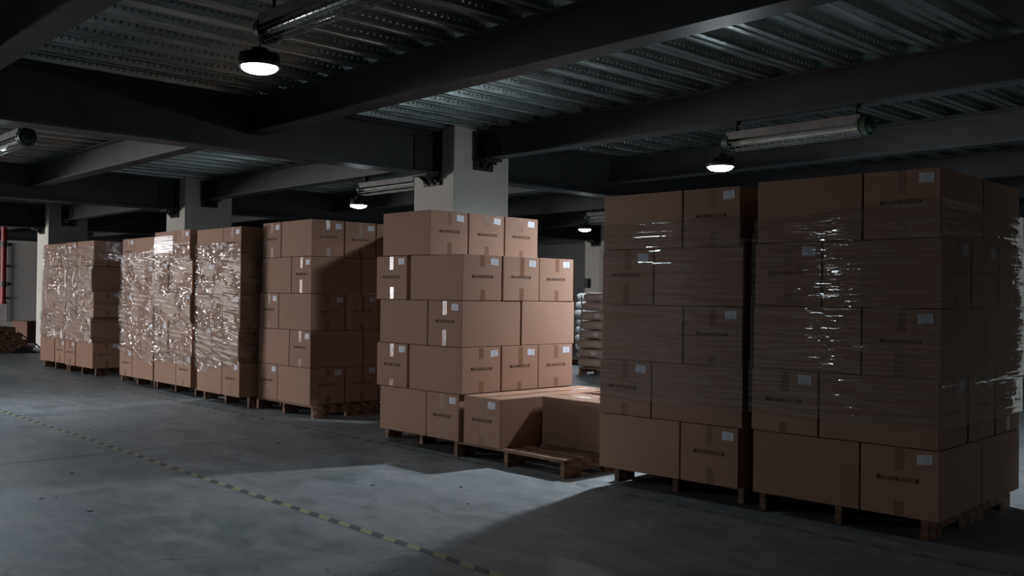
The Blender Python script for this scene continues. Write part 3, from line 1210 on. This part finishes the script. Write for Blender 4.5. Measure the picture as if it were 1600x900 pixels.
def fixture_meshes():
    ms = {}
    bm = bmesh.new()
    # reflector housing: shallow trough above the glass
    pr = [(-.075, .02), (-.07, .085), (.07, .085), (.075, .02), (.06, .06), (-.06, .06)]
    a = [bm.verts.new((.04, y, z)) for y, z in pr]; b = [bm.verts.new((FL - .04, y, z)) for y, z in pr]
    for k in range(6):
        bm.faces.new((a[k], b[k], b[(k + 1) % 6], a[(k + 1) % 6]))
    bm.faces.new((a[0], a[1], a[5])); bm.faces.new((a[1], a[2], a[4], a[5])); bm.faces.new((a[2], a[3], a[4]))
    bm.faces.new((b[0], b[5], b[1])); bm.faces.new((b[1], b[5], b[4], b[2])); bm.faces.new((b[2], b[4], b[3]))
    bmesh.ops.recalc_face_normals(bm, faces=bm.faces[:])
    ms['housing'] = bm, 'fixture_grey'
    bm = bmesh.new()
    add_cyl(bm, (.05, 0, 0), (FL - .05, 0, 0), .050, n=24, caps=False)
    ms['glass_tube'] = bm, 'guard_glass'
    bm = bmesh.new()
    add_cyl(bm, (.06, 0, 0), (FL - .06, 0, 0), .020, n=12)
    ms['lamp_tube'] = bm, 'tube_white'
    bm = bmesh.new()
    for k in range(7):
        a = -PI * .98 + PI * .96 * k / 6
        add_cyl(bm, (.04, .072 * math.cos(a), .072 * math.sin(a)), (FL - .04, .072 * math.cos(a), .072 * math.sin(a)), .0025, n=5)
    for k in range(19):
        add_hoop(bm, (.06 + (FL - .12) * k / 18, 0, 0), .073, .0022, 'x', 12, -PI, 0)
    ms['wire_guard'] = bm, 'wire_steel'
    bm = bmesh.new()
    add_cyl(bm, (0, 0, .01), (.05, 0, .01), .078, .080, 24)
    add_cyl(bm, (-.03, 0, .01), (0, 0, .01), .045, .060, 16)
    add_cyl(bm, (.045, 0, .01), (.058, 0, .01), .086, .086, 24)
    ms['end_cap'] = bm, 'cap_green'
    out = {}
    for k, (b, m) in ms.items():
        me = bpy.data.meshes.new(k)
        b.to_mesh(me); b.free()
        me.materials.append(MAT[m])
        out[k] = smooth(me, .6)
    return out


FM = fixture_meshes()


def lamp_pair(x, y, z, power, where, hang, parts=True):
    """A round LED high bay hung under the left end of a caged tube fixture; hang: height the hangers reach."""
    t = empty('high_bay_lamp', (x, y, z))
    tag(t, 'lit round ribbed LED lamp hanging ' + where, 'lamp', 'round LED lamps')
    for k in ('housing', 'cooling_fins', 'driver', 'hook'):
        obj(k, LM[k], None, t)
    ln = LM['lens'].copy()
    ln.materials.clear()
    mn = 'lamp_lens_%g' % power
    if mn not in MAT:
        make_emit(mn, (0.80, 0.91, 1.0), power * 4.5)
    ln.materials.append(MAT[mn])
    obj('lens', ln, None, t)
    area_light('lamp_light', (0, 0, -.036), (0, 0, 0), .19, .19, power * .8, (0.78, 0.90, 1.0), 'DISK', t)
    zf = z + .195
    f = empty('tube_fixture', (x + .06, y, zf))
    tag(f, 'unlit wire-caged tube fixture above the round lamp ' + where, 'light fixture', 'wire-caged tube fixtures')
    for k in ('housing', 'glass_tube', 'lamp_tube', 'wire_guard'):
        obj(k, FM[k], None, f)
    obj('end_cap', FM['end_cap'], None, f)
    obj('end_cap', FM['end_cap'], None, f, (FL, 0, 0), PI)
    for hx in (.10, FL - .10):
        bm = bmesh.new()
        add_box(bm, (hx - .02, -.03, hang - zf - .03), (hx + .02, .03, hang - zf), .003)
        add_cyl(bm, (hx, 0, .08), (hx, 0, hang - zf - .02), .010, n=8)
        add_cyl(bm, (hx, 0, .075), (hx, 0, .12), .022, n=10)
        obj('hanger', bm, 'bracket_steel', f)
    bm = bmesh.new()
    add_path(bm, [(.02 + .05 * math.cos(a) * .0 - .055 * math.sin(a), .0, -.02 + .04 * math.cos(a)) for a in np.linspace(0, PI, 9)], .004, 6)
    obj('supply_cord', bm, 'black_rubber', f)
    return t


lamp_pair(-4.66, 6.80, 2.335, LAMP_W['gap'], 'above the half-empty pallet', ZC - BHH)
lamp_pair(-5.02, 2.68, 2.525, LAMP_W['near'], 'over the open aisle floor', ZC)
lamp_pair(-10.25, 6.90, 2.36, LAMP_W['left_far'], 'past the big girder beside the column', ZC - BHH)
lamp_pair(-10.90, 11.93, 2.37, LAMP_W['far'], 'in the far bay over the sacks', ZC - BHH)
lamp_pair(-10.67, 2.68, 2.42, LAMP_W['left_near'], 'cut by the frame edge', ZC)
# unseen lamps: two continue the grid; far-right, farthest-bay and left-wall ones are added fill
for (x, y, p) in ((-5.35, -1.7, LAMP_W['behind']), (-10.9, -1.7, LAMP_W['left_behind']), (6.4, 5.6, LAMP_W['right']), (-16.4, 2.7, LAMP_W['end']), (-23.6, 3.6, LAMP_W['corner'])):
    lamp_pair(x, y, 2.45, p, 'outside the picture at %s' % {-5.35: 'the camera side', -10.9: 'the door side', 6.4: 'the far right, added as fill', -16.4: 'the farthest bay, added as fill', -23.6: 'the left wall, added as fill'}[x], ZC)

# ------------------------------------------------------------------ sacks
def sack_mesh(L, Wd, H, seed):
    r = random.Random(seed)
    bm = bmesh.new()
    bmesh.ops.create_cube(bm, size=2)
    bmesh.ops.subdivide_edges(bm, edges=bm.edges[:], cuts=9, use_grid_fill=True)
    ph = [r.uniform(0, 6.28) for _ in range(6)]
    for v in bm.verts:
        x, y, z = v.co
        n = 5.0
        d = (abs(x) ** n + abs(y) ** n + abs(z) ** 2.4) ** (1 / 3.6)
        l = max(abs(x), abs(y), abs(z))
        X, Y = x, y
        # plump rounded body, flattened where the sacks press on one another
        q = (abs(x) ** 5 + abs(y) ** 4) ** .25 if (x or y) else 0.0
        k = ((x ** 6 + y ** 6) ** .5 + abs(z) ** 3) ** (-1 / 3) if l > 0 else 1
        wob = .025 * math.sin(5 * x + ph[0]) * math.sin(4 * y + ph[1]) + .012 * math.sin(9 * x + ph[2])
        side = 1 + .012 * math.sin(7 * y + ph[4]) + .010 * math.sin(9 * z + 7 * x + ph[5])
        X, Y, Z = x * k, y * k, z * k
        Z = math.copysign(min(abs(Z) * 1.35, 1.0), Z)
        v.co = (X * L / 2 * side * 1.04, Y * Wd / 2 * side * 1.04, Z * H / 2 * (1 + wob) + H / 2)
    me = bpy.data.meshes.new('sack_body')
    bm.to_mesh(me); bm.free()
    return smooth(me, 1.2)


bs = [sack_mesh(.78, .50, .136, k) for k in range(4)]
for m_ in bs:
    m_.materials.append(MAT['brown_sack'])
ws = [sack_mesh(.62, .46, .136, 20 + k) for k in range(3)]
for m_ in ws:
    m_.materials.append(MAT['white_sack'])
SLX, SLY = -9.80, 11.21
pallet(-10.08, 10.93, 0.03, 1.10, 1.10, 'pallet under the brown sacks in the far bay', 'pallets under the sacks')
pallet(-11.65, 12.40, 0.0, 1.10, 1.10, 'pallet under the white sacks in the far bay', 'pallets under the sacks')
ORD = ['bottom', 'second', 'third', 'fourth', 'fifth', 'sixth', 'seventh', 'top']
PRINTS = {1, 3, 5, 7}
for k in range(8):
    o = obj('filled_sack', bs[k % 4], None, None, (SLX + (.02, .0, .01, .03, .05, .07, .09, .14)[k], SLY + random.gauss(0, .008), HP + .004 + .1465 * k), .03 + random.gauss(0, .04))
    tag(o, 'brown paper sack, %s of the pile on the far-bay pallet' % ('bottom one' if k == 0 else 'top one' if k == 7 else ORD[k] + ' from bottom'), 'sack', 'brown sacks in the far bay')
    if k in PRINTS:
        obj('printed_panel', box_bm((-.05, -.268, .045), (.05, -.262, .105)), 'sack_print', o)
for k in range(8):
    o = obj('filled_sack', ws[k % 3], None, None, (-11.27 + random.gauss(0, .015), 12.66 + random.gauss(0, .01), HP + .004 + .1465 * k), random.gauss(0, .05))
    tag(o, 'shiny white sack, %s of the pile behind brown sacks' % ('bottom one' if k == 0 else 'top one' if k == 7 else ORD[k] + ' from bottom'), 'sack', 'white sacks in the far bay')
bm = bmesh.new()
add_path(bm, [(-11.36 + .02 * math.sin(k * .7), 12.375 - .008 * math.cos(k), .10 + k * .083) for k in range(15)], .009, 6)
tag(obj('tie_strap', bm, 'dark_plastic'), 'dark strap hanging down the front of the white sacks', 'strap')

# ------------------------------------------------------------------ odds and ends at the far left
FX, FY = -21.22, 4.70
for k, (dx, dy) in enumerate(((0, .10), (0, .0), (-.05, -.09), (.0, -.22))):
    pallet(FX + dx, FY + dy, .0, 1.14, 1.12, 'loose wooden pallet by the far column, %s of the flat pile' % ('bottom', 'second', 'third', 'top')[k], 'pallets in the flat pile', z=.1255 * k * .98 + .0002 * k if False else .125 * k)
bag = obj('plastic_bag', sack_mesh(.44, .44, .28, 55), 'white_bag', None, (-20.55, 4.98 - .22, .520), .3)
tag(bag, 'white plastic bag lying on the flat pile of pallets', 'bag')
bm = bmesh.new()
add_path(bm, [(-20.03, 5.62, .40), (-19.86, 5.90, .18), (-19.80, 6.05, .015)], .014, 8)
tag(obj('steel_rod', bm, 'black_rubber'), 'thin black rod leaning from the pallet pile to the floor', 'rod')
bm = bmesh.new()
va = [bm.verts.new(p) for p in ((-19.98, 5.50, 0), (-19.86, 5.98, 0), (-19.98, 5.72, .11), (-20.05, 5.50, 0.0), (-19.98, 5.98, 0), (-20.04, 5.72, .11))]
for f in ((0, 1, 2), (3, 5, 4), (0, 2, 5, 3), (1, 4, 5, 2), (0, 3, 4, 1)):
    bm.faces.new([va[i] for i in f])
ch = obj('wheel_chock', bm, 'black_rubber')
tag(ch, 'black wedge with a white tip at the foot of the pallet pile', 'wedge')
obj('tip', box_bm((-19.90, 5.955, .008), (-19.855, 6.0, .045), .004), 'tube_white', ch)
dk = carton(-24.05, 7.02, .0, 0.25, .62, .52, .50, '', 'dark brown carton on the floor before the far left wall', None, False)
dk.data = dk.data.copy()
dk.data.materials.clear()
dk.data.materials.append(MAT['dark_cardboard'])

PX, PY = -24.0, 6.41
bm = bmesh.new()
add_cyl(bm, (PX, PY, .93), (PX, PY, ZC + .01), .062, n=24)
pipe = obj('fire_pipe', bm, 'red_paint')
smooth(pipe.data, .6)
tag(pipe, 'red drop pipe hanging before the far left wall', 'pipe')
for z in (1.36, 2.28):
    bm = bmesh.new()
    add_cyl(bm, (PX, PY, z - .06), (PX, PY, z + .06), .078, n=20)
    add_box(bm, (PX + .02, PY + .05, z - .04), (PX + .10, PY + .14, z + .04), .004)
    obj('pipe_coupling', bm, 'dark_plastic', pipe)
bm = bmesh.new()
add_cyl(bm, (PX, PY, .90), (PX, PY, .95), .076, n=20)
obj('end_cap', bm, 'red_paint', pipe)
bm = bmesh.new()
add_path(bm, [(XL + .03, 7.30, .4), (XL + .03, 7.30, 2.45)], .018, 8)
cd = obj('cable_conduit', bm, 'wall_grey')
tag(cd, 'thin grey conduit on the far left wall behind the red pipe', 'pipe')
for z in (1.02, 1.85):
    obj('junction_box', box_bm((XL, 7.26, z - .03), (XL + .05, 7.34, z + .03), .004), 'dark_plastic', cd)

# switch box on the far column
sb = obj('switch_box', box_bm((-15.10, 16.52, 1.44), (-14.97, 16.599, 1.66), .006), 'dark_plastic')
tag(sb, 'small dark switch box on the far pale column above the sacks', 'switch')
obj('cover', box_bm((-15.09, 16.512, 1.45), (-14.98, 16.519, 1.65), .003), 'dark_plastic', sb)

# floor litter
bm = bmesh.new()
for (x, y) in ((-5.0, 3.5), (-4.2, 3.62), (-6.9, 3.9), (-6.6, 2.2), (-8.6, 3.0), (-9.2, 4.4), (-5.9, 1.8), (-5.4, 1.9), (-7.5, 4.5), (-10.3, 4.55), (-4.6, 3.9)):
    s = random.uniform(.006, .016)
    a = random.uniform(0, 3)
    vs = add_box(bm, (-s, -s * .5, 0), (s, s * .5, .003))
    bmesh.ops.transform(bm, matrix=Matrix.Translation((x, y, 0)) @ Matrix.Rotation(a, 4, 'Z'), verts=vs)
lit = obj('debris', bm, 'debris')
lit['kind'] = 'stuff'
lit['label'] = 'small dark specks of litter scattered on the floor'
